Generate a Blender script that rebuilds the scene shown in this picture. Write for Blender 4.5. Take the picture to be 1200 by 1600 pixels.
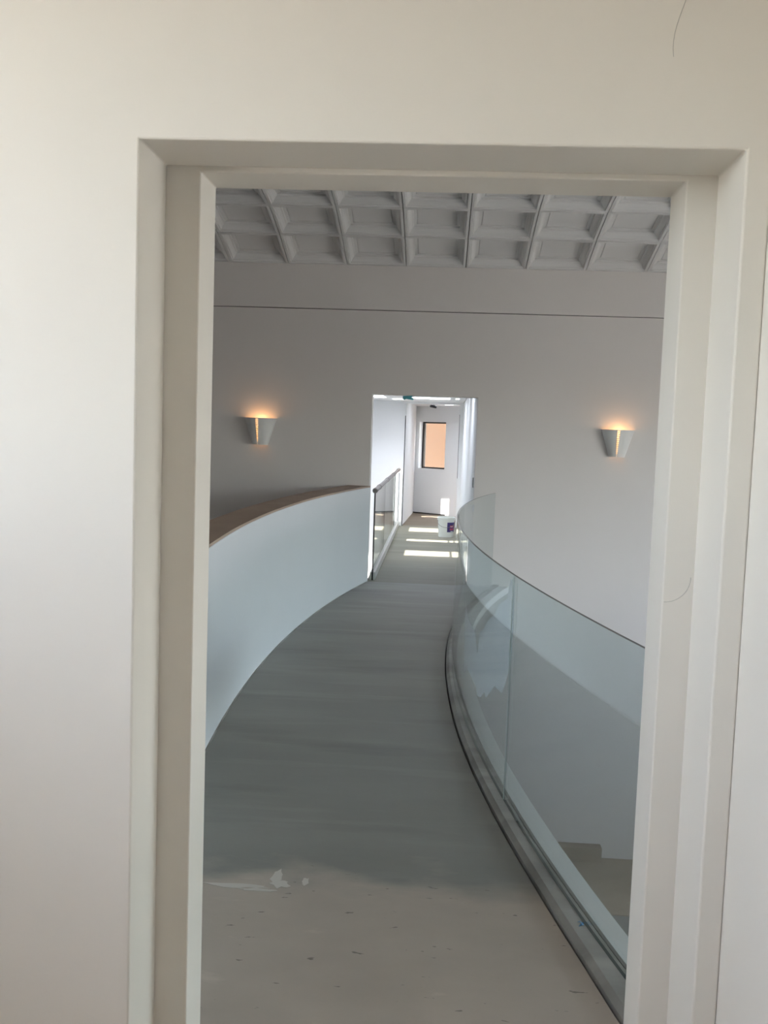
import bpy, bmesh, math, random
import numpy as np
from mathutils import Matrix, Vector
random.seed(4)
S = bpy.context.scene
C = S.collection
for o in list(bpy.data.objects):
    bpy.data.objects.remove(o)

# ------------------------------------------------------------------ camera
F = Vector((-0.05478777, 0.99499083, -0.08361553)); R = Vector((0.9977484, 0.05779864, 0.03402122))
F.normalize(); R = (R - F * R.dot(F)).normalized(); U = R.cross(F)
cd = bpy.data.cameras.new('camera'); cam = bpy.data.objects.new('camera', cd); C.objects.link(cam)
m = Matrix((R, U, -F)).transposed().to_4x4(); m.translation = Vector((0, 0, 1.7)); cam.matrix_world = m
cd.sensor_fit = 'HORIZONTAL'; cd.sensor_width = 36; cd.lens = 1496.55 / 1200 * 36; cd.clip_start = .02
S.camera = cam

# ------------------------------------------------------------------ sky, sun, exposure
W = bpy.data.worlds.new('sky'); S.world = W; W.use_nodes = True
wn = W.node_tree.nodes; wl = W.node_tree.links
sky = wn.new('ShaderNodeTexSky'); sky.sky_type = 'NISHITA'; sky.sun_disc = False
sky.sun_elevation = math.radians(63); sky.sun_rotation = math.radians(180); sky.air_density = 1.0; sky.dust_density = 1.5
bg = wn['Background']; bg.inputs['Strength'].default_value = 0.55
hs = wn.new('ShaderNodeHueSaturation'); hs.inputs['Saturation'].default_value = .4      # the camera's white balance
wl.new(sky.outputs[0], hs.inputs['Color']); wl.new(hs.outputs[0], bg.inputs['Color'])
KS = 0.5                                             # the sun travels +Y, dropping 2 m per metre
sd = bpy.data.lights.new('sun', 'SUN'); sun = bpy.data.objects.new('sun', sd); C.objects.link(sun)
sd.energy = 4.5; sd.angle = math.radians(.53); sd.color = (1, .95, .87)
sun.rotation_euler = Vector((0.0, KS, -1)).to_track_quat('-Z', 'Y').to_euler(); sun.location = (0, -4, 12)
S.view_settings.view_transform = 'Standard'; S.view_settings.look = 'None'
S.view_settings.gamma = 1; S.view_settings.use_curve_mapping = False
S.view_settings.exposure = 2.3

def portal(name, loc, sx, sy, direction):
    l = bpy.data.lights.new(name, 'AREA'); l.shape = 'RECTANGLE'; l.size = sx; l.size_y = sy
    l.cycles.is_portal = True
    o = bpy.data.objects.new(name, l); C.objects.link(o); o.location = loc
    o.rotation_euler = Vector(direction).to_track_quat('-Z', 'Z').to_euler()
    return o

# ------------------------------------------------------------------ materials
def mat(name):
    m = bpy.data.materials.new(name); m.use_nodes = True
    return m, m.node_tree.nodes, m.node_tree.links, m.node_tree.nodes['Principled BSDF']
def simple(name, col, rough=.6, metal=0, emit=None, es=0):
    m, n, l, p = mat(name)
    p.inputs['Base Color'].default_value = (*col, 1); p.inputs['Roughness'].default_value = rough; p.inputs['Metallic'].default_value = metal
    if emit: p.inputs['Emission Color'].default_value = (*emit, 1); p.inputs['Emission Strength'].default_value = es
    return m
def plaster(name, a, b, scale=1.2, bump=.06, rough=.75, bscale=60):
    m, n, l, p = mat(name)
    tc = n.new('ShaderNodeTexCoord'); nz = n.new('ShaderNodeTexNoise'); nz.inputs['Scale'].default_value = scale; nz.inputs['Detail'].default_value = 5
    l.new(tc.outputs['Object'], nz.inputs['Vector'])
    cr = n.new('ShaderNodeValToRGB'); cr.color_ramp.elements[0].position = .3; cr.color_ramp.elements[1].position = .7
    cr.color_ramp.elements[0].color = (*a, 1); cr.color_ramp.elements[1].color = (*b, 1)
    l.new(nz.outputs['Fac'], cr.inputs['Fac']); l.new(cr.outputs['Color'], p.inputs['Base Color'])
    n2 = n.new('ShaderNodeTexNoise'); n2.inputs['Scale'].default_value = bscale; n2.inputs['Detail'].default_value = 3
    l.new(tc.outputs['Object'], n2.inputs['Vector'])
    bp = n.new('ShaderNodeBump'); bp.inputs['Strength'].default_value = bump; bp.inputs['Distance'].default_value = .004
    l.new(n2.outputs['Fac'], bp.inputs['Height']); l.new(bp.outputs['Normal'], p.inputs['Normal'])
    p.inputs['Roughness'].default_value = rough
    return m
M = {}
M['cream'] = plaster('cream_paint', (.78, .74, .675), (.815, .775, .71), 1.0)
M['hall'] = plaster('hall_plaster', (.70, .665, .64), (.73, .695, .67), .6, .03)
M['white'] = plaster('white_plaster', (.75, .755, .755), (.78, .785, .785), .8, .03)
M['parapet'] = plaster('parapet_plaster', (.66, .675, .70), (.69, .705, .73), .8, .03)
M['slab'] = plaster('raw_concrete', (.30, .30, .29), (.34, .34, .33), 2, .1)
M['ceil'] = plaster('coffer_paint', (.68, .675, .665), (.70, .695, .685), 2, .02)
M['dark'] = simple('dark_gap', (.03, .03, .03), .9)
M['cap'] = plaster('raw_cap', (.36, .27, .21), (.42, .32, .25), 3, .1)
M['woodfloor'] = plaster('tan_subfloor', (.34, .215, .12), (.40, .26, .15), 2, .1)
M['stone'] = plaster('beige_stone', (.34, .28, .22), (.40, .33, .26), 2.5, .1)
M['endfloor'] = plaster('brown_screed', (.19, .155, .115), (.22, .18, .14), 2.5, .1)
M['lowfloor'] = plaster('grey_screed', (.20, .21, .20), (.25, .25, .24), 2, .1)
M['ground'] = plaster('outdoor_gravel', (.30, .28, .25), (.38, .35, .31), 1, .1)
M['peach'] = plaster('peach_stucco', (.235, .137, .08), (.26, .153, .09), 1.5, .1)
M['frame'] = simple('black_frame', (.015, .014, .016), .4)
M['steel'] = simple('brushed_steel', (.22, .205, .19), .4, .6)
M['curb'] = None
M['plastic'] = simple('bucket_plastic', (.74, .77, .72), .4)
M['purple'] = simple('label_purple', (.045, .03, .16), .5)
M['red'] = simple('label_red', (.45, .06, .10), .5)
M['lblwhite'] = simple('label_white', (.7, .7, .7), .5)
M['blue'] = simple('blue_tape', (.10, .24, .42), .6)
M['teal'] = simple('teal_tape', (.10, .42, .48), .6)
M['sticker'] = simple('pale_blue_sticker', (.22, .30, .48), .6)
M['cable'] = simple('black_cable', (.03, .028, .026), .5)
M['pencil'] = simple('pencil', (.52, .50, .46), .8)
M['ceramic'] = plaster('sconce_plaster', (.74, .74, .72), (.78, .78, .76), 8, .05)
M['bulb'] = simple('lamp_bulb', (1, .8, .5), .5, 0, (1, .50, .17), .35)
M['switch'] = simple('switch_plate', (.30, .30, .29), .5)
M['seal'] = simple('clear_sealant', (.62, .68, .66), .4)
M['wpaint'] = simple('white_paint', (.66, .62, .57), .7)

def concrete(name, grey_a, grey_b, beige=None, edge=0):
    m, n, l, p = mat(name)
    tc = n.new('ShaderNodeTexCoord')
    def noise(scale, sc, det=6, w=None):
        mp = n.new('ShaderNodeMapping'); mp.inputs['Scale'].default_value = sc; l.new(tc.outputs['Object'], mp.inputs['Vector'])
        nz = n.new('ShaderNodeTexNoise'); nz.inputs['Scale'].default_value = scale; nz.inputs['Detail'].default_value = det
        l.new(mp.outputs[0], nz.inputs['Vector']); return nz.outputs['Fac']
    def ramp(f, p0, p1, c0=(0, 0, 0), c1=(1, 1, 1)):
        r = n.new('ShaderNodeValToRGB'); r.color_ramp.elements[0].position = p0; r.color_ramp.elements[1].position = p1
        r.color_ramp.elements[0].color = (*c0, 1); r.color_ramp.elements[1].color = (*c1, 1); l.new(f, r.inputs['Fac']); return r.outputs['Color']
    def mix(f, a, b):
        x = n.new('ShaderNodeMix'); x.data_type = 'RGBA'
        if isinstance(f, float): x.inputs[0].default_value = f
        else: l.new(f, x.inputs[0])
        for s, v in ((6, a), (7, b)):
            if isinstance(v, tuple): x.inputs[s].default_value = (*v, 1)
            else: l.new(v, x.inputs[s])
        return x.outputs[2]
    col = ramp(noise(1.1, (.7, 2.2, 1)), .33, .68, grey_a, grey_b)
    streak = ramp(noise(1.5, (.5, 3.5, 1), 8), .55, .85)
    col = mix(streak, col, tuple(c * 1.18 for c in grey_b))
    dk = ramp(noise(1.3, (.6, 2.4, 1), 7), .55, .85)
    col = mix(dk, col, tuple(c * .72 for c in grey_a))
    if beige:
        sx = n.new('ShaderNodeSeparateXYZ'); l.new(tc.outputs['Object'], sx.inputs[0])
        ns = noise(2.0, (1.2, 2.2, 1), 7)
        a = n.new('ShaderNodeMath'); a.operation = 'MULTIPLY_ADD'; l.new(ns, a.inputs[0]); a.inputs[1].default_value = .7; l.new(sx.outputs['Y'], a.inputs[2])
        # older screed ends along an uneven trowel line
        mr = n.new('ShaderNodeMapRange'); mr.inputs[1].default_value = edge - .05 + .35; mr.inputs[2].default_value = edge + .22 + .35; mr.inputs[3].default_value = 1; mr.inputs[4].default_value = 0
        l.new(a.outputs[0], mr.inputs[0])
        bcol = ramp(noise(2.2, (1, 1.6, 1)), .3, .7, tuple(c * .9 for c in beige), tuple(c * 1.06 for c in beige))
        sp = ramp(noise(22, (.6, 1.6, 1), 3), .685, .72)
        bcol = mix(sp, bcol, tuple(c * .45 for c in beige))
        w2 = ramp(noise(3.5, (1, 2.5, 1), 5), .66, .72)
        bcol = mix(w2, bcol, tuple(min(1, c * 1.16) for c in beige))
        col = mix(mr.outputs[0], col, bcol)
    l.new(col, p.inputs['Base Color']); p.inputs['Roughness'].default_value = .62
    bp = n.new('ShaderNodeBump'); bp.inputs['Strength'].default_value = .12; bp.inputs['Distance'].default_value = .005
    l.new(noise(30, (1, 1, 1), 5), bp.inputs['Height']); l.new(bp.outputs['Normal'], p.inputs['Normal'])
    return m
M['bridge'] = concrete('bridge_screed', (.27, .266, .245), (.31, .305, .28), (.53, .455, .39), 3.42)
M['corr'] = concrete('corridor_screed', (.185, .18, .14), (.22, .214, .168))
M['curb'] = concrete('curb_mortar', (.20, .19, .175), (.38, .365, .34))

def glassmat(name, tint, ior=1.5, gl=(1, 1, 1)):
    m = bpy.data.materials.new(name); m.use_nodes = True; n = m.node_tree.nodes; l = m.node_tree.links; n.clear()
    out = n.new('ShaderNodeOutputMaterial'); mx = n.new('ShaderNodeMixShader')
    t = n.new('ShaderNodeBsdfTransparent'); t.inputs[0].default_value = (*tint, 1)
    g = n.new('ShaderNodeBsdfGlossy'); g.inputs['Roughness'].default_value = .0; g.inputs['Color'].default_value = (*gl, 1)
    fr = n.new('ShaderNodeFresnel'); geo = n.new('ShaderNodeNewGeometry')
    mr = n.new('ShaderNodeMapRange'); mr.inputs[3].default_value = ior; mr.inputs[4].default_value = 1 / ior
    l.new(geo.outputs['Backfacing'], mr.inputs[0]); l.new(mr.outputs[0], fr.inputs['IOR'])
    l.new(fr.outputs[0], mx.inputs[0]); l.new(t.outputs[0], mx.inputs[1]); l.new(g.outputs[0], mx.inputs[2]); l.new(mx.outputs[0], out.inputs[0])
    return m
M['glass'] = glassmat('guard_glass', (.85, .893, .89))
M['pane'] = glassmat('window_glass', (.97, .98, .98))
M['gedge'] = simple('glass_cut_edge', (.045, .06, .058), .25)
def filmmat():
    m = bpy.data.materials.new('milky_film'); m.use_nodes = True; n = m.node_tree.nodes; l = m.node_tree.links; n.clear()
    out = n.new('ShaderNodeOutputMaterial'); mx = n.new('ShaderNodeMixShader'); t = n.new('ShaderNodeBsdfTransparent'); d = n.new('ShaderNodeBsdfDiffuse')
    d.inputs[0].default_value = (.66, .70, .77, 1); mx.inputs[0].default_value = .5
    tr = n.new('ShaderNodeBsdfTranslucent'); tr.inputs[0].default_value = (.66, .70, .77, 1); m2 = n.new('ShaderNodeMixShader'); m2.inputs[0].default_value = .72
    l.new(d.outputs[0], m2.inputs[1]); l.new(tr.outputs[0], m2.inputs[2])
    l.new(t.outputs[0], mx.inputs[1]); l.new(m2.outputs[0], mx.inputs[2]); l.new(mx.outputs[0], out.inputs[0]); return m
M['film'] = filmmat()

# ------------------------------------------------------------------ helpers
class MB:
    def __init__(s): s.v = []; s.f = []; s.mi = []
    def add(s, vs, fs, mi=0):
        o = len(s.v); s.v += [tuple(x) for x in vs]; s.f += [tuple(o + i for i in f) for f in fs]; s.mi += [mi] * len(fs); return s
    def box(s, x0, x1, y0, y1, z0, z1, mi=0):
        return s.add([(x, y, z) for z in (z0, z1) for y in (y0, y1) for x in (x0, x1)],
                     [(0, 2, 3, 1), (4, 5, 7, 6), (0, 1, 5, 4), (2, 6, 7, 3), (0, 4, 6, 2), (1, 3, 7, 5)], mi)
    def prism_y(s, poly, y0, y1, mi=0):           # polygon in XZ pushed along Y
        n = len(poly)
        s.add([(x, y0, z) for x, z in poly] + [(x, y1, z) for x, z in poly],
              [tuple(range(n))[::-1], tuple(range(n, 2 * n))] + [(i, (i + 1) % n, n + (i + 1) % n, n + i) for i in range(n)], mi)
        return s
    def prism_x(s, poly, x0, x1, mi=0):           # polygon in YZ pushed along X
        n = len(poly)
        s.add([(x0, y, z) for y, z in poly] + [(x1, y, z) for y, z in poly],
              [tuple(range(n)), tuple(range(n, 2 * n))[::-1]] + [(i, n + i, n + (i + 1) % n, (i + 1) % n) for i in range(n)], mi)
        return s
    def sweep(s, secs, mi=0, caps=True):          # list of rings with equal counts
        n = len(secs[0]); o = len(s.v)
        vs = [p for r in secs for p in r]; fs = []
        for k in range(len(secs) - 1):
            for i in range(n):
                fs.append((k * n + i, k * n + (i + 1) % n, (k + 1) * n + (i + 1) % n, (k + 1) * n + i))
        if caps: fs += [tuple(range(n))[::-1], tuple(range((len(secs) - 1) * n, len(secs) * n))]
        return s.add(vs, fs, mi)
    def lathe(s, prof, n=32, cx=0, cy=0, mi=0):
        secs = [[(cx + r * math.cos(2 * math.pi * i / n), cy + r * math.sin(2 * math.pi * i / n), z) for i in range(n)] for r, z in prof]
        return s.sweep(secs, mi, False)
    def tube(s, pts, r, n=10, mi=0):
        pts = [Vector(p) for p in pts]; secs = []
        for i, p in enumerate(pts):
            t = (pts[min(i + 1, len(pts) - 1)] - pts[max(i - 1, 0)]).normalized()
            up = Vector((0, 0, 1)) if abs(t.z) < .9 else Vector((1, 0, 0))
            a = t.cross(up).normalized(); b = a.cross(t)
            rr = r[i] if isinstance(r, (list, tuple)) else r
            secs.append([tuple(p + a * rr * math.cos(2 * math.pi * k / n) + b * rr * math.sin(2 * math.pi * k / n)) for k in range(n)])
        return s.sweep(secs, mi)
    def mesh(s, name, mats, smooth=False):
        me = bpy.data.meshes.new(name); me.from_pydata(s.v, [], s.f)
        for mm in (mats if isinstance(mats, (list, tuple)) else [mats]): me.materials.append(mm)
        for i, p in enumerate(me.polygons): p.material_index = s.mi[i]
        bm = bmesh.new(); bm.from_mesh(me); bmesh.ops.recalc_face_normals(bm, faces=bm.faces); bm.to_mesh(me); bm.free()
        if smooth:
            for p in me.polygons: p.use_smooth = True
            try: me.set_sharp_from_angle(angle=math.radians(35))
            except Exception: pass
        return me
    def build(s, name, mats, parent=None, smooth=False, bevel=0, origin=None):
        if origin is not None:
            s.v = [(x - origin[0], y - origin[1], z - origin[2]) for x, y, z in s.v]
        o = bpy.data.objects.new(name, s.mesh(name, mats, smooth)); C.objects.link(o)
        if origin is not None: o.location = origin
        if parent: o.parent = parent
        if bevel:
            b = o.modifiers.new('soft_edge', 'BEVEL'); b.width = bevel; b.segments = 2; b.limit_method = 'ANGLE'; b.angle_limit = math.radians(40)
        return o
def tag(o, label, cat, group=None, kind=None):
    o['label'] = label; o['category'] = cat
    if group: o['group'] = group
    if kind: o['kind'] = kind
    return o
def thing(name, loc, label, cat, group=None):
    o = bpy.data.objects.new(name, None); C.objects.link(o); o.location = loc; o.empty_display_size = .1
    return tag(o, label, cat, group)
def st(o, label, cat='wall'): return tag(o, label, cat, None, 'structure')

# ------------------------------------------------------------------ measured plan
xL0, xR0, z0, d0, d1 = -.5605, .5151, 2.2104, 1.7477, 1.9216
xL1, xR1, z1, d2 = -.4915, .456, 2.2, 2.0498
D = 10.7265; fxL, fxR, fz = -.7658, .4121, 2.1111
HX0, HX1 = -4.6, 6.0                                     # hall side walls
ZL = -3.085                                              # lower floor
GC = [1.12303167e-04, 9.75618761e-04, 3.22487431e-02, -7.35351297e-03, 1.56441422e-01]
def xg(y): return float(np.polyval(GC, y - 6.8))         # glass guard in plan
def gn(y):                                               # unit normal of the guard, pointing off the bridge
    dx = (xg(y + .01) - xg(y - .01)) / .02; n = Vector((1, -dx, 0)); return n.normalized()
def xl(y): return -1.222 + 20.2 - math.sqrt(20.2 ** 2 - (y - 6.39) ** 2)   # inner face of the parapet
def xb(y): return xg(y) - float(np.interp(y, [2, 2.7, 3, 3.6, 5.1, 5.8, 6.4, 7.1, 10.7], [.10, .093, .08, .07, .062, .052, .045, .042, .06]))
ys = [2.0498 + (D - 2.0498) * i / 72 for i in range(73)]
yg = [2.056 + (D - .006 - 2.056) * i / 72 for i in range(73)]
TH = math.radians(17); ZE = 3.52; ZR = 4.0

# ------------------------------------------------------------------ entry room (where the camera stands)
NX0, NY0, NZ = -1.75, -4.0, 2.95
wall_e = MB().prism_y([(NX0, 0), (xL0, 0), (xL0, z0), (xR0, z0), (xR0, 0), (.5605, 0), (.5605, NZ), (NX0, NZ)], d0, d1).build('wall_entry', M['cream'], None, bevel=.004)
st(wall_e, 'cream plaster wall with a deep door opening onto the bridge')
jamb = MB().prism_y([(HX0, 0), (xL1, 0), (xL1, z1), (xR1, z1), (xR1, 0), (HX1, 0), (HX1, ZE), (HX0, ZE)], d1, d2).build('wall_hall_near', M['cream'], None, bevel=.003)
st(jamb, 'inner leaf of the door opening, stepped in from the cream wall')
st(MB().box(HX0, HX1, d1, d2, ZL, -.001).build('wall_hall_lower', M['hall']), 'plain wall of the lower hall below the bridge end')
st(MB().box(.5605, .76, NY0, d0 + .05, 0, NZ).build('wall_right', M['cream']), 'cream side wall meeting the door wall in a corner')
st(MB().box(NX0 - .25, .76, NY0 - .2, NY0, 0, NZ).build('wall_back', M['cream']), 'cream wall opposite the door opening')
wy0, wy1, wz0, wz1 = -.8, 1.35, 1.65, 2.72
wlft = MB().box(NX0 - .25, NX0, NY0, wy0, 0, NZ).box(NX0 - .25, NX0, wy1, d1, 0, NZ).box(NX0 - .25, NX0, wy0, wy1, 0, wz0).box(NX0 - .25, NX0, wy0, wy1, wz1, NZ).build('wall_left', M['cream'])
st(wlft, 'cream side wall with an added wide window')
def window_frame(name, label, axis, pos, a0, a1, z0_, z1_, na, nz, t=.05, depth=.06, mat_='frame'):
    fr = MB()
    def bx(p0, p1, q0, q1, b=fr, dd=depth):
        if axis == 'x': b.box(pos - dd / 2, pos + dd / 2, p0, p1, q0, q1)
        else: b.box(p0, p1, pos - dd / 2, pos + dd / 2, q0, q1)
    bx(a0, a0 + t, z0_, z1_); bx(a1 - t, a1, z0_, z1_); bx(a0 + t, a1 - t, z0_, z0_ + t); bx(a0 + t, a1 - t, z1_ - t, z1_)
    o = fr.build(name, M[mat_]); st(o, label, 'window')
    for i in range(1, na):
        b = MB(); x = a0 + (a1 - a0) * i / na; bx(x - t / 2, x + t / 2, z0_ + t, z1_ - t, b); b.build('mullion', M[mat_], o)
    ca = [a0 + (a1 - a0) * i / na for i in range(na + 1)]; cz = [z0_ + (z1_ - z0_) * i / nz for i in range(nz + 1)]
    for i in range(na):
        p0 = ca[i] + (t if i == 0 else t / 2); p1 = ca[i + 1] - (t if i == na - 1 else t / 2)
        for k in range(1, nz): b = MB(); bx(p0, p1, cz[k] - t / 2, cz[k] + t / 2, b); b.build('transom', M[mat_], o)
        for k in range(nz):
            b = MB(); bx(p0, p1, cz[k] + (t if k == 0 else t / 2), cz[k + 1] - (t if k == nz - 1 else t / 2), b, .008); b.build('pane', M['pane'], o)
    return o
window_frame('window_added_entry', 'wide unseen side window added to light the entry room', 'x', NX0 - .18, wy0, wy1, wz0, wz1, 3, 1)  # unseen window, added to light the door wall from the left
portal('added_window_portal_entry', (NX0 - .13, (wy0 + wy1) / 2, (wz0 + wz1) / 2), wy1 - wy0, wz1 - wz0, (1, 0, 0))
st(MB().box(NX0 - .25, .76, NY0 - .2, d1, NZ, NZ + .25).build('ceiling_entry', M['cream']), 'plain ceiling of the entry room', 'ceiling')
st(MB().box(NX0 - .25, .76, NY0 - .2, d1, -.3, 0).box(xL1 - .5, xR1 + .5, d1, d2, -.001, 0).build('floor_entry', M['woodfloor']), 'bare tan floor of the entry room', 'floor')

# ------------------------------------------------------------------ hall shell
far = MB().prism_y([(HX0, ZL), (HX1, ZL), (HX1, 3.03), (HX0, 3.03)], D, D + .02)
far = MB()
for a in ((HX0, fxL, ZL, 3.03), (fxR, HX1, ZL, 3.03), (fxL, fxR, fz, 3.03), (fxL, fxR, ZL, -.31)):
    far.box(a[0], a[1], D, D + .24, a[2], a[3])
st(far.build('wall_hall_far', M['hall']), 'grey white far wall of the hall with a corridor opening')
st(MB().box(HX0, HX1, D + .02, D + .24, 3.03, 3.038).build('trim_2', M['dark']), 'thin dark shadow gap running along the far wall', 'trim')
st(MB().box(HX0, HX1, D - .012, D + .24, 3.038, ZE + .3).build('trim_1', M['hall'], None, bevel=.003), 'plain frieze band between shadow gap and coffered ceiling', 'trim')
st(MB().box(HX0 - .2, HX0, d1, D + .24, ZL, ZR + .3).build('wall_hall_left', M['hall']), 'blank side wall of the hall beyond the parapet')
# unseen right wall of the hall, its glazing added to bring in daylight
hy0, hy1, hz0, hz1 = 2.9, 8.3, .1, 2.5
hr = MB().box(HX1, HX1 + .25, d1, hy0, ZL, ZR + .3).box(HX1, HX1 + .25, hy1, D + .24, ZL, ZR + .3).box(HX1, HX1 + .25, hy0, hy1, ZL, hz0).box(HX1, HX1 + .25, hy0, hy1, hz1, ZR + .3)
st(hr.build('wall_hall_right', M['hall']), 'side wall of the hall with a tall added glazed opening')
window_frame('window_added_hall', 'tall black framed glazing added out of view to light the hall', 'x', HX1 + .15, hy0, hy1, hz0, hz1, 4, 2)
portal('added_window_portal_hall', (HX1 + .08, (hy0 + hy1) / 2, (hz0 + hz1) / 2), hy1 - hy0, hz1 - hz0, (-1, 0, 0))
lf = MB().box(HX0, HX1, d2, 9.42, ZL - .2, ZL)
st(lf.build('floor_lower', M['lowfloor']), 'grey screed floor of the lower hall', 'floor')
st(MB().box(HX0, HX1, 9.42, D, ZL - .2, ZL + .012).build('floor_lower_border', M['stone']), 'beige stone strip of floor along the far wall below', 'floor')
tag(MB().box(-.6, 2.012, D - .13, D - .002, ZL + .012, ZL + .175).build('stone_plinth', M['stone'], None, bevel=.004), 'low brown stone plinth at the foot of the far wall', 'plinth')

# sloped coffered ceiling: a structural deck with coffer tiles hung under it
t_ = .12
P = .655
ANG = [math.radians(a) for a in (17.0, 12.7, 7.5, 3, 0, 0)]           # a shallow vault, one pitch per coffer row
VP = [(D, ZE)]
for a in ANG: VP.append((VP[-1][0] - P * math.cos(a), VP[-1][1] + P * math.sin(a)))
ZR = VP[-1][1]; MIR = [(d2 + D - y, z) for y, z in VP[::-1]]
dk = MB()
lo = [(y, z + t_) for y, z in VP] + [(y, z + t_) for y, z in MIR]
lo[0] = (D + .24, lo[0][1]); lo[-1] = (d1, lo[-1][1])
dk.prism_x(lo + [(d1, ZR + .5), (D + .24, ZR + .5)], HX0 - .2, HX1 + .25)
ceil = dk.build('ceiling', M['ceil']); st(ceil, 'sloping grey coffered ceiling of the hall', 'ceiling')
def coffer_mesh():
    # rings from the rim inwards: (inset from the edge, height into the ceiling)
    prof = [(.004, .10), (.004, -.004), (.030, -.004), (.034, .010), (.046, .014), (.060, .040), (.076, .058), (.090, .064), (.092, .082), (.122, .086), (.124, .094), (.132, .094), (.134, .086), (.17, .088)]
    b = MB(); rings = []
    for i, h in prof:
        a = P / 2 - i; rings.append([(-a, -a, h), (a, -a, h), (a, a, h), (-a, a, h)])
    for k in range(len(rings) - 1): b.sweep([rings[k], rings[k + 1]], 0, False)
    b.add(rings[-1], [(0, 1, 2, 3)])
    me = b.mesh('coffer', M['ceil'])
    bm = bmesh.new(); bm.from_mesh(me); bmesh.ops.remove_doubles(bm, verts=bm.verts, dist=1e-5); bmesh.ops.recalc_face_normals(bm, faces=bm.faces); bm.to_mesh(me); bm.free()
    return me
cm = coffer_mesh()
for r in range(6):
    for k in range(-5, 6):
        o = bpy.data.objects.new('coffer', cm); C.objects.link(o); o.parent = ceil
        o.location = (-.11 + .652 * k, (VP[r][0] + VP[r + 1][0]) / 2 - .012, (VP[r][1] + VP[r + 1][1]) / 2); o.rotation_euler = (-ANG[r], 0, 0); o.scale = (.652 / P, 1, 1)
# plain margins either side of the coffer field
xa, xz = -.11 - .652 * 5.5, -.11 + .652 * 5.5
mg = MB()
for a, b_ in ((HX0, xa), (xz, HX1)):
    mg.prism_x(VP + [(y, z + t_) for y, z in VP[::-1]], a, b_)
mg.prism_x(VP[-1:] + MIR[:] + [(y, z + t_) for y, z in (VP[-1:] + MIR[:])[::-1]], HX0, HX1)
mg.build('plain_margin', M['ceil'], ceil)

# ------------------------------------------------------------------ bridge
def strip(xa_, xb_, za, zb, rng, mi=0, b=None):
    b = b or MB(); b.sweep([[(xa_(y), y, za), (xb_(y), y, za), (xb_(y), y, zb), (xa_(y), y, zb)] for y in rng], mi); return b
WT = .25
slab = strip(lambda y: xl(y) - WT, lambda y: xg(y) + .13, -.36, -.06, ys)
st(slab.build('floor_bridge_slab', M['slab']), 'grey curved underside and edge of the bridge', 'floor')
top = strip(lambda y: xl(y), lambda y: xb(y) - .009, -.06, 0, ys)
fl_ = st(top.build('floor', M['bridge']), 'stained grey and beige screed floor of the curved bridge', 'floor')
for k, (bx_, by_, rx_, ry_) in enumerate(((-.552, 3.49, .022, .055), (-.44, 3.46, .012, .03), (-.70, 3.40, .12, .016), (-.60, 3.375, .07, .012), (-.53, 3.43, .035, .03))):
    pts = [(bx_ + rx_ * (1 + .35 * random.uniform(-1, 1)) * math.cos(i * .4488), by_ + ry_ * (1 + .35 * random.uniform(-1, 1)) * math.sin(i * .4488)) for i in range(14)]
    MB().sweep([[(x, y, z) for x, y in pts] for z in (-.001, .0008 + .0001 * k)]).build('paint_splash', M['wpaint'], fl_)
gb = strip(lambda y: xb(y) - .009, lambda y: xb(y), -.06, -.03, ys)
st(gb.build('trim_3', M['dark']), 'black joint between bridge floor and glass curb', 'trim')
par = strip(lambda y: xl(y) - WT, lambda y: xl(y), -.06, 1.07, ys)
par = st(par.build('wall_parapet', M['parapet'], None, True, .003), 'low curved white parapet along the bridge')
strip(lambda y: xl(y) - WT - .004, lambda y: xl(y) - .004, 1.07, 1.086, ys).build('parapet_cap', M['cap'], par, True)['label'] = 'brown unfinished top of the parapet'
# mortar dribble marks at the parapet foot
strip(lambda y: xl(y), lambda y: xl(y) + .006, 0, .008, ys).build('foot_joint', M['curb'], par)

gu = thing('glass_guard', (xg(6), 6, 0), 'curved frameless glass guard along the open side of the bridge', 'railing')
def gp(y, off, z): n = gn(y); return (xg(y) + n.x * off - 0, y + n.y * off, z)
def gstrip(o0, o1, za, zb, rng, mi=0, b=None):
    b = b or MB(); b.sweep([[gp(y, o0, za), gp(y, o1, za), gp(y, o1, zb), gp(y, o0, zb)] for y in rng], mi); return b
def put(b, name, mats, parent, **k):
    o = b.build(name, mats, None, **k); o.parent = parent; o.matrix_parent_inverse = Matrix.Translation(parent.location).inverted(); return o
cu = MB()
cu.sweep([[(xb(y), y, -.06), (xg(y) + .02, y, -.06), (xg(y) + .02, y, .028), (xb(y) + .02, y, .030), (xb(y), y, .012)] for y in yg])
put(cu, 'curb', M['curb'], gu)['label'] = 'rough grey mortar curb'
put(strip(lambda y: xg(y) + .021, lambda y: xg(y) + .13, -.06, .012, yg), 'outer_ledge', M['white'], gu)
put(gstrip(.021, .034, .012, .03, yg[1:-3]), 'setting_strip', M['steel'], gu)
GT = 1.075
def panel(ya, yb):
    n = max(8, int((yb - ya) / .09)); rng = [ya + (yb - ya) * i / n for i in range(n + 1)]
    b = MB(); s = [[gp(y, -.006, .030), gp(y, .006, .030), gp(y, .006, GT), gp(y, -.006, GT)] for y in rng]
    b.v = [p for r in s for p in r]
    for k in range(n):
        for i in range(4):
            b.f.append((k * 4 + i, k * 4 + (i + 1) % 4, k * 4 + 4 + (i + 1) % 4, k * 4 + 4 + i)); b.mi.append(1 if i in (0, 2) else 0)
    b.f += [(3, 2, 1, 0), tuple(n * 4 + i for i in range(4))]; b.mi += [0, 0]
    return put(b, 'glass_panel', [M['glass'], M['gedge'], M['seal']], gu, smooth=True)
p1 = panel(2.08, 4.318); p2 = panel(4.322, 7.55); p3 = panel(7.554, 10.45)
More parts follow.
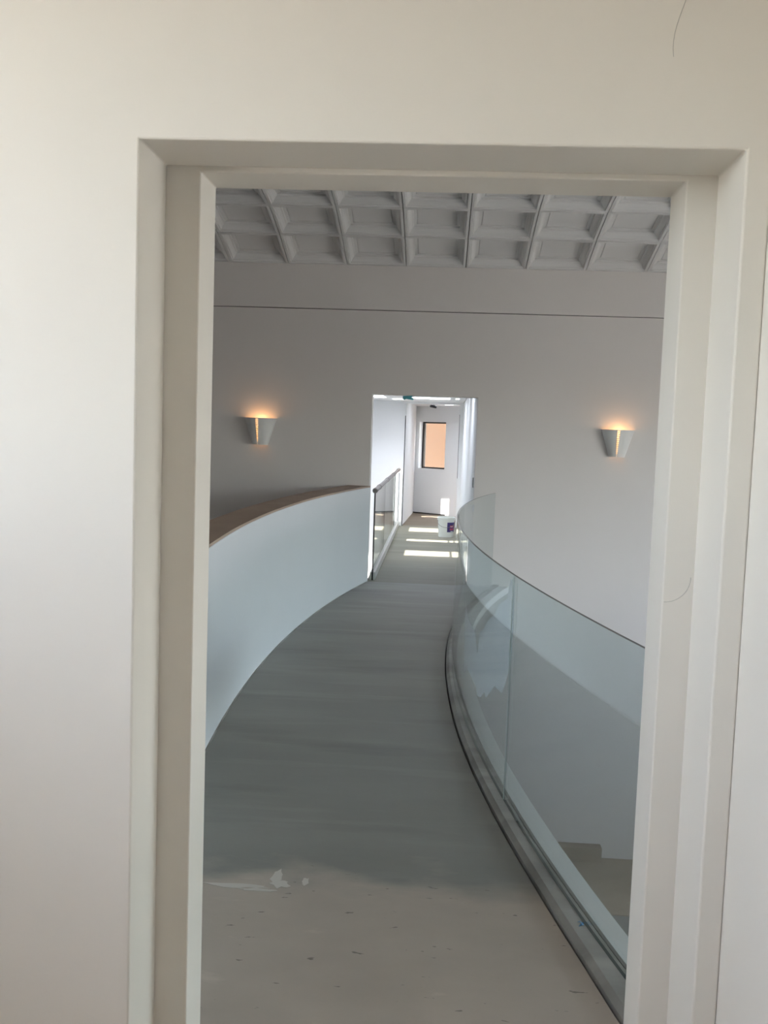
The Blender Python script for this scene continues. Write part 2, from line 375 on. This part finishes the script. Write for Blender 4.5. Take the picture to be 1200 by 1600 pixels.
# clear sealant in the joint
put(gstrip(-.006, -.002, .03, GT - .002, [4.3183, 4.3217]), 'joint_sealant', M['seal'], gu)
fl = [(4.43, 1.034), (4.36, 1.052), (4.335, 0.924), (4.335, 0.818), (4.34, 0.714), (4.37, 0.631), (4.43, 0.552), (4.5, 0.478), (4.68, 0.464), (4.79, 0.398), (4.89, 0.342), (4.94, 0.364), (5.05, 0.301), (5.16, 0.279), (5.23, 0.318), (5.43, 0.317), (5.59, 0.323), (5.8, 0.24), (5.82, 0.388), (5.85, 0.534), (5.86, 0.684), (5.65, 0.602), (5.35, 0.593), (5.21, 0.494), (5.16, 0.632), (5.14, 0.604), (5.03, 0.678), (4.94, 0.736), (4.74, 0.815), (4.64, 0.88), (4.48, 0.939), (4.45, 0.99)]
bm = bmesh.new()
f = bm.faces.new([bm.verts.new((y, 0, z)) for y, z in fl]); bmesh.ops.triangulate(bm, faces=[f]); bm.normal_update()
g = bmesh.ops.extrude_face_region(bm, geom=bm.faces[:]); 
for v in g['geom']:
    if isinstance(v, bmesh.types.BMVert): v.co.y = .001
for k in range(24):
    bmesh.ops.bisect_plane(bm, geom=bm.verts[:] + bm.edges[:] + bm.faces[:], plane_co=(4.3 + k * .07, 0, 0), plane_no=(1, 0, 0))
for v in bm.verts: v.co = Vector(gp(v.co.x, .0085 + v.co.y, v.co.z))
bmesh.ops.recalc_face_normals(bm, faces=bm.faces)
me = bpy.data.meshes.new('torn_film'); bm.to_mesh(me); bm.free(); me.materials.append(M['film'])
fo = bpy.data.objects.new('torn_film', me); C.objects.link(fo); fo.parent = gu; fo.matrix_parent_inverse = Matrix.Translation(gu.location).inverted()
fo['label'] = 'torn milky protective film'
put(gstrip(-.0095, -.0075, .955, 1.02, [9.24, 9.3, 9.37]), 'sticker', M['sticker'], gu)['label'] = 'small pale blue sticker'
tb = MB()
for k, (a, b_, rot) in enumerate(((0, 0, .3), (.006, .01, 1.2), (-.004, .014, -.4))):
    c, s_ = math.cos(rot) * .011, math.sin(rot) * .011
    tb.add([(a - c, b_ - s_, .002 * k), (a + s_ * .4, b_ - c * .4, .006 + .002 * k), (a + c, b_ + s_, .003), (a - s_ * .4, b_ + c * .4, .009)], [(0, 1, 2, 3)])
    tb.add([(a - c, b_ - s_, .002 * k - .001), (a + s_ * .4, b_ - c * .4, .005 + .002 * k), (a + c, b_ + s_, .002), (a - s_ * .4, b_ + c * .4, .008)], [(3, 2, 1, 0)])
to = tb.build('tape_scrap', M['blue']); to.location = (xg(3.2) - .022, 3.2, .0295)
tag(to, 'crumpled scrap of blue tape on the mortar curb', 'tape')

# ------------------------------------------------------------------ corridor beyond the far wall
CZ = 2.262; EY = 17.4; VX = -2.1
st(MB().box(fxL, fxR, D, EY + .12, -.3, 0).build('floor_corridor', M['corr']), 'pale screed floor of the corridor', 'floor')
st(MB().box(fxR, fxR + .2, D + .24, EY, -.3, CZ).build('wall_corridor_right', M['white']), 'white side wall of the corridor')
st(MB().box(VX - .2, VX, D + .24, EY, ZL, CZ).build('wall_stairwell_left', M['white']), 'white wall of the open well beside the corridor')
st(MB().box(VX, fxL, D + .24, EY, ZL - .2, ZL).build('floor_stairwell', M['stone']), 'floor at the bottom of the open well', 'floor')
st(MB().box(fxL, fxL + .05, D + .24, EY, ZL, -.3).build('wall_stairwell_right', M['white']), 'white wall below the corridor edge')
dxl, dxr = -.632, .352
cw = MB().box(VX - .2, dxl, EY, EY + .12, ZL, CZ).box(dxr, fxR + .6, EY, EY + .12, -.3, CZ).box(dxl, dxr, EY, EY + .12, 2.225, CZ)
cw = st(cw.build('wall_corridor_end', M['white']), 'white cross wall with a tall doorway at the corridor end')
MB().box(dxl, dxl + .012, EY - .004, EY + .03, 0, 2.0).build('door_slot', M['dark'], cw)
MB().box(dxr - .006, dxr, EY - .004, EY + .03, .9, 2.05).build('door_slot', M['dark'], cw)
# ceilings with openings added to throw the sun patches: patch near/far edges on the floor give the hole
def hole(x0, x1, pn, pf, zf=0.0): return (x0, x1, pn - KS * (CZ + .1 - zf), pf - KS * (CZ - zf))
holes = [hole(-.43, .205, 13.1, 13.78), hole(.237, .345, 13.2, 13.8), hole(-.46, .19, 14.98, 15.25), hole(.222, .28, 15.0, 15.25), hole(.305, .37, 15.02, 15.25),
         hole(-.47, .15, 16.45, 17.13), hole(.24, .30, 16.5, 17.0), (-.83, -.65, EY - KS * (CZ + .1 - .08), EY - KS * (CZ - 1.0)), (-1.95, -.9, 14.3, 16.0),  # last opening added over the well to brighten the cross wall
         (.47, 1.05, 17.7, 18.7), hole(-.31, .05, 19.4, 19.62), ] + [(.085 + .0275 * i, .085 + .0275 * (i + 1), 20.13 - (.22 + .0275 * i) * .7 - KS * (CZ + .1), 20.13 - (.22 + .0275 * i) * .7 - KS * (CZ - .34)) for i in range(6)]  # hidden opening added to brighten the end room; strips shape its wall patch
CX0, CX1, CY0, CY1 = VX - .2, 1.3, D + .24, 21.4
def ceiling_cells(b, x0, x1, y0, y1, z0_, z1_, hs):
    xs = sorted({x0, x1} | {v for h in hs for v in h[:2]}); yy = sorted({y0, y1} | {v for h in hs for v in h[2:]})
    for j in range(len(yy) - 1):
        run = None
        for i in range(len(xs) - 1):
            cx, cy = (xs[i] + xs[i + 1]) / 2, (yy[j] + yy[j + 1]) / 2
            inside = any(h[0] < cx < h[1] and h[2] < cy < h[3] for h in hs)
            if not inside and run is None: run = xs[i]
            if inside and run is not None: b.box(run, xs[i], yy[j], yy[j + 1], z0_, z1_); run = None
        if run is not None: b.box(run, xs[-1], yy[j], yy[j + 1], z0_, z1_)
    return b
st(ceiling_cells(MB(), CX0, CX1, CY0, CY1, CZ, CZ + .1, holes).build('ceiling_corridor', M['white']), 'white corridor ceiling with openings added for sun patches and daylight', 'ceiling')
portal('added_opening_portal', (-1.425, 15.15, CZ + .09), 1.05, 1.7, (0, 0, -1))
# room at the far end, its back wall set at an angle
PH = math.radians(35); BX, BY = -.12, 20.13                 # a point on the angled wall
ca, sa = math.cos(PH), math.sin(PH)
def bw(u, v, z): return (BX + u * ca + v * sa, BY - u * sa + v * ca, z)   # u along the wall, v into it
def bwbox(b, u0, u1, v0, v1, za, zb, mi=0):
    return b.add([bw(u, v, z) for z in (za, zb) for v in (v0, v1) for u in (u0, u1)], [(0, 2, 3, 1), (4, 5, 7, 6), (0, 1, 5, 4), (2, 6, 7, 3), (0, 4, 6, 2), (1, 3, 7, 5)], mi)
wu0, wu1, wz_0, wz_1 = -.375, .30, .955, 1.935
ew = MB()
bwbox(ew, -.52, wu0, 0, .2, 0, CZ); bwbox(ew, wu1, 1.7, 0, .2, 0, CZ); bwbox(ew, wu0, wu1, 0, .2, 0, wz_0); bwbox(ew, wu0, wu1, 0, .2, wz_1, CZ)
st(ew.build('wall_end', M['white']), 'angled end wall with a small black framed window')
st(MB().sweep([[(-.85, EY + .12, z), (-.622, EY + .12, z), (-.50, 20.5, z), (-.85, 20.5, z)] for z in (-.3, CZ)]).build('wall_end_left', M['white']), 'side wall of the end room left of the window')
st(MB().box(1.1, 1.3, EY + .12, 20.0, -.3, CZ).build('wall_end_right', M['white']), 'side wall of the end room hidden by the doorway')
st(MB().box(-.63, 1.1, EY + .12, 20.9, -.3, 0).build('floor_end', M['endfloor']), 'brownish floor of the end room', 'floor')
fw = MB(); t = .03
v0, v1 = .12, .16
bwbox(fw, wu0, wu0 + t, v0, v1, wz_0, wz_1); bwbox(fw, wu1 - t, wu1, v0, v1, wz_0, wz_1); bwbox(fw, wu0 + t, wu1 - t, v0, v1, wz_0, wz_0 + t); bwbox(fw, wu0 + t, wu1 - t, v0, v1, wz_1 - t, wz_1)
fo = st(fw.build('window_1', M['frame']), 'small black framed window in the angled end wall', 'window')
bwbox(MB(), wu0 + t, wu1 - t, .137, .143, wz_0 + t, wz_1 - t).build('pane', M['pane'], fo)
bwbox(MB(), wu0 + t, wu0 + t + .035, .125, .155, wz_0 + t, wz_1 - t).build('frame_shading', simple('grey_shading', (.25, .23, .21), .5), fo)  # grey strip painted for the shading inside the frame's left side
st(MB().box(-2.6, 3.6, 22.6, 22.85, -3.3, 5).box(-2.85, -2.6, 21.4, 22.85, -3.3, 5).box(3.6, 3.85, 21.4, 22.85, -3.3, 5).box(-2.85, 3.85, 20.9, 22.25, 2.9, 3.1).build('wall_neighbour', M['peach']), 'peach stucco wall outside the small window, with added walls and roof shading it')  # side walls and roof slab added to keep daylight off the peach wall
st(MB().box(-60, 60, -60, 60, -3.5, -3.3).build('ground', M['ground']), 'gravel ground around the house', 'ground')

# corridor railing
rl = thing('stair_railing', (-.706, 10.9, 0), 'glass railing with round steel handrail along the corridor edge', 'railing')
gx = -.706; g0, g1 = 10.86, 17.36
put(MB().box(gx - .03, gx + .03, g0, g1, 0, .09), 'base_shoe', simple('shoe_alu', (.52, .53, .50), .45), rl, bevel=.004)
cuts = [g0 + .01, 12.9, 15.1, g1 - .01]
for i in range(3):
    b = MB().box(gx - .006, gx + .006, cuts[i] + .006, cuts[i + 1] - .006, .09, 1.0)
    o = put(b, 'glass_panel', [M['glass'], M['gedge']], rl)
    for p in o.data.polygons:
        if abs(p.normal.y) > .9 or abs(p.normal.z) > .9: p.material_index = 1
put(MB().tube([(gx, g0 - .02, 1.028)] + [(gx, g0 + (g1 - g0) * i / 6, 1.028) for i in range(7)], .027, 20), 'handrail', M['steel'], rl, smooth=True)
put(MB().tube([(gx, g0 - .035, 1.028), (gx, g0 - .02, 1.028), (gx, g0 + .03, 1.028)], [.022, .031, .031], 20), 'end_cap', M['steel'], rl, smooth=True)
for y in (11.6, 13.4, 15.2, 16.9):
    put(MB().tube([(gx, y - .04, 1.028), (gx, y + .04, 1.028)], .0315, 20), 'rail_sleeve', M['steel'], rl, smooth=True)
put(MB().box(gx - .008, gx + .008, g0 - .012, g0, 0, 1.0), 'end_channel', M['frame'], rl)

# bucket
bk = thing('plastic_bucket', (.165, 15.80, 0), 'white plastic bucket with a purple label on the corridor floor', 'bucket')
def pb(b, name, mt, **k):
    o = b.build(name, mt, None, **k); o.parent = bk; return o
pb(MB().lathe([(0.0, 0), (.118, 0), (.122, .004), (.137, .30), (.139, .335), (.134, .335), (.131, .30), (.117, .01), (0.0, .01)], 40), 'body', M['plastic'], smooth=True)
for z_, r_ in ((.285, .148), (.315, .150)):
    pb(MB().lathe([(r_ - .014, z_), (r_, z_), (r_, z_ + .01), (r_ - .012, z_ + .01), (r_ - .014, z_)], 40), 'rim_ring', M['plastic'], smooth=True)
def lab(a0, a1, za, zb, off):
    b = MB(); n = 10
    def rr(z): return .122 + (.137 - .122) * z / .3 + off
    o_ = [[(rr(z) * math.cos(math.radians(a0 + (a1 - a0) * i / n)), rr(z) * math.sin(math.radians(a0 + (a1 - a0) * i / n)), z) for i in range(n + 1)] for z in (za, zb)]
    i_ = [[(p[0] * .985, p[1] * .985, p[2]) for p in r] for r in o_]
    for i in range(n):
        b.add([o_[0][i], o_[0][i + 1], o_[1][i + 1], o_[1][i], i_[0][i], i_[0][i + 1], i_[1][i + 1], i_[1][i]], [(0, 1, 2, 3), (3, 2, 6, 7), (0, 4, 5, 1)])
    return b
lb = pb(lab(-82, 20, .09, .25, .002), 'label', M['purple'])
for a in ((-62, -30, .165, .20, .0032, 'red'), (-62, -25, .125, .15, .0032, 'red'), (-60, -38, .175, .187, .0042, 'lblwhite'), (-55, -30, .094, .107, .0032, 'lblwhite')):
    o = lab(*a[:5]).build('label_print', M[a[5]]); o.parent = lb
pb(MB().tube([(.152 * math.cos(math.radians(a)), .152 * math.sin(math.radians(a)), .298 - .13 * math.sin(math.radians((a + 190) / 200 * 180)) ** 1.0) for a in range(-190, 11, 10)], .003, 8), 'handle', M['steel'], smooth=True)

# cable on the floor along the angled wall
cb = MB().tube([bw(-.47 + .06 * i, -.022 - .014 * math.sin(i * .9) ** 2, .012) for i in range(15)], .011, 8).build('floor_cable', M['cable'], None, True)
tag(cb, 'dark cable lying along the foot of the angled end wall', 'cable')
# ceiling spotlight in the end room
sp = thing('ceiling_spotlight', (-.14, 18.3, CZ), 'small dark spotlight under the end room ceiling', 'lamp')
def ps(b, name, mt, **k): o = b.build(name, mt, None, **k); o.parent = sp; return o
ps(MB().lathe([(0, -.001), (.05, -.001), (.05, -.012), (0, -.012)], 24), 'mount', M['frame'], smooth=True)
ps(MB().tube([(0, 0, -.012), (0, 0, -.03)], .012, 12), 'stem', M['lblwhite'], smooth=True)
ps(MB().tube([(-.065, 0, -.045), (-.06, 0, -.046), (.06, 0, -.066), (.065, 0, -.067)], [.018, .026, .026, .018], 18), 'head', M['frame'], smooth=True)
# teal tape on the head of the opening
tt = MB()
for k, (x, z, w, h, tl) in enumerate(((0, -.014, .055, .011, .1), (.012, -.030, .05, .012, -.15), (-.025, -.020, .03, .018, .5), (.045, -.034, .02, .006, -.1))):
    c, s_ = math.cos(tl), math.sin(tl)
    pts = [(x + a * w * c - b_ * h * s_, z + a * w * s_ + b_ * h * c) for a, b_ in ((-1, -1), (1, -1), (1, 1), (-1, 1))]
    tt.prism_y([(p[0], min(p[1], 0)) for p in pts], .02 * k, .02 * k + .004)
to = tt.build('tape_scrap', M['teal']); to.location = (-.372, D + .06, fz)
tag(to, 'crumpled teal tape hanging from the head of the corridor opening', 'tape')
# switch
sw = thing('light_switch', (fxR, 11.12, 1.147), 'slim grey light switch on the corridor side wall', 'switch')
o = MB().box(-.009, 0, -.035, .035, -.058, .058).build('plate', M['switch'], sw, bevel=.002); o = MB().box(-.014, -.009, -.012, .012, -.03, .03).build('rocker', M['lblwhite'], sw)

# ------------------------------------------------------------------ wall sconces
def sconce(x, label):
    root = thing('wall_sconce', (x, D, 1.655), label, 'lamp', 'plaster wall sconces')
    ht, hb = .15, -.147; n = 28
    def sec(t, r=1.0):                                       # t 0 bottom .. 1 top ; plan outline from left wall edge to right
        w0, w1 = -.092 - .093 * t, .080 + .092 * t           # left / right edges on the wall
        ax = -.012 - .030 * (1 - t) * .0 - .012; dp = .085 + .085 * t
        out = []
        for i in range(n + 1):
            a = math.pi * i / n; cx = -math.cos(a)
            s_ = math.sin(a) ** .8
            px = ax + (w1 - ax) * cx if cx > 0 else ax + (ax - w0) * cx
            out.append((px * r, -dp * s_ * r - (0 if r == 1 else -.0)))
        return out
    nz = 24; sl = n // 2
    # shell with a slot left open at the ridge
    b = MB()
    zs = [hb + (ht - hb) * k / nz for k in range(nz + 1)]
    def width(t): return .006 + .011 * t
    def ring(t, r):
        pts = sec(t, r); ax = -.024
        L = [p for p in pts[:sl] if p[0] < ax - width(t)]
        return pts
    def half(side):
        bb = []
        for k in range(nz + 1):
            t = k / nz; po = sec(t, 1.0); wv = width(t) if t > .06 else .004
            wv = width(t); row = []
            idx = range(0, sl + 1) if side < 0 else range(n, sl - 1, -1)
            for i in idx:
                px, py = po[i]
                lim = -.024 + side * wv
                if side < 0: px = min(px, lim)
                else: px = max(px, lim)
                row.append((px, py))
            bb.append([(px, py, zs[k] - .010 * (px + .024) * 2.2 * (1 - t) - .0) for px, py in row])
        o = []
        m_ = len(bb[0]); T = .008
        for k in range(nz):
            for i in range(m_ - 1):
                o.append([bb[k][i], bb[k][i + 1], bb[k + 1][i + 1], bb[k + 1][i]])
        vin = [[(p[0] * .955 - .001 * side * 0, p[1] * .94, p[2]) for p in r] for r in bb]
        for r in vin:                                          # keep slot width on the inner skin
            r[-1] = (bb[vin.index(r)][-1][0], r[-1][1], r[-1][2])
        for k in range(nz):
            for i in range(m_ - 1):
                o.append([vin[k][i], vin[k + 1][i], vin[k + 1][i + 1], vin[k][i + 1]])
            o.append([bb[k][-1], vin[k][-1], vin[k + 1][-1], bb[k + 1][-1]])
            o.append([bb[k][0], bb[k + 1][0], vin[k + 1][0], vin[k][0]])
        for k in (0, nz):
            for i in range(m_ - 1): o.append([bb[k][i], bb[k][i + 1], vin[k][i + 1], vin[k][i]])
        for q in o: b.add(q, [(0, 1, 2, 3)])
    half(-1); half(1)
    me = b.mesh('shade', M['ceramic'], False)
    bm = bmesh.new(); bm.from_mesh(me); bmesh.ops.remove_doubles(bm, verts=bm.verts, dist=1e-5); bmesh.ops.recalc_face_normals(bm, faces=bm.faces); bm.to_mesh(me); bm.free()
    for p in me.polygons: p.use_smooth = True
    me.set_sharp_from_angle(angle=math.radians(38))
    sh = bpy.data.objects.new('shade', me); C.objects.link(sh); sh.parent = root
    # rungs across the slot
    for k in range(14):
        t = (k + .35) / 13.6; z = hb + (ht - hb) * t; dp = .085 + .085 * t; w = width(t)
        MB().box(-.024 - w, -.024 + w, -dp - .004, -dp + .009, z - .0068, z + .0068).build('rung', M['ceramic'], sh)
    MB().box(-.05, .02, -.02, 0, -.03, .03).build('back_plate', M['lblwhite'], root)
    bu = MB().lathe([(0, -.115), (.012, -.11), (.018, -.085), (.022, -.03), (.026, .035), (.024, .055), (.012, .07), (0, .073)], 20, -.02, -.06).build('bulb', M['bulb'], root, True)
    l = bpy.data.lights.new('sconce_lamp', 'POINT'); l.energy = .17; l.color = (1, .50, .20); l.shadow_soft_size = .02
    lo = bpy.data.objects.new('sconce_lamp', l); C.objects.link(lo); lo.parent = root; lo.location = (-.0, -.066, .115)
    return root
sconce(-2.005, 'lit plaster wall sconce above the parapet')
sconce(1.965, 'lit plaster wall sconce above the glass guard')

# pencil marks left on the entry wall
def pencil(pts, parent): return MB().tube(pts, .0006, 5).build('pencil_mark', M['pencil'], parent)
pencil([(.515 - .055 + .05 * math.sin(a), d1 - .0002, 1.43 - .05 * math.cos(a)) for a in [i * .1 for i in range(0, 17)]], jamb)
pencil([(.39 + .012 * math.sin(i * .35), d0 - .0002, 2.56 - .013 * i) for i in range(16)], wall_e)
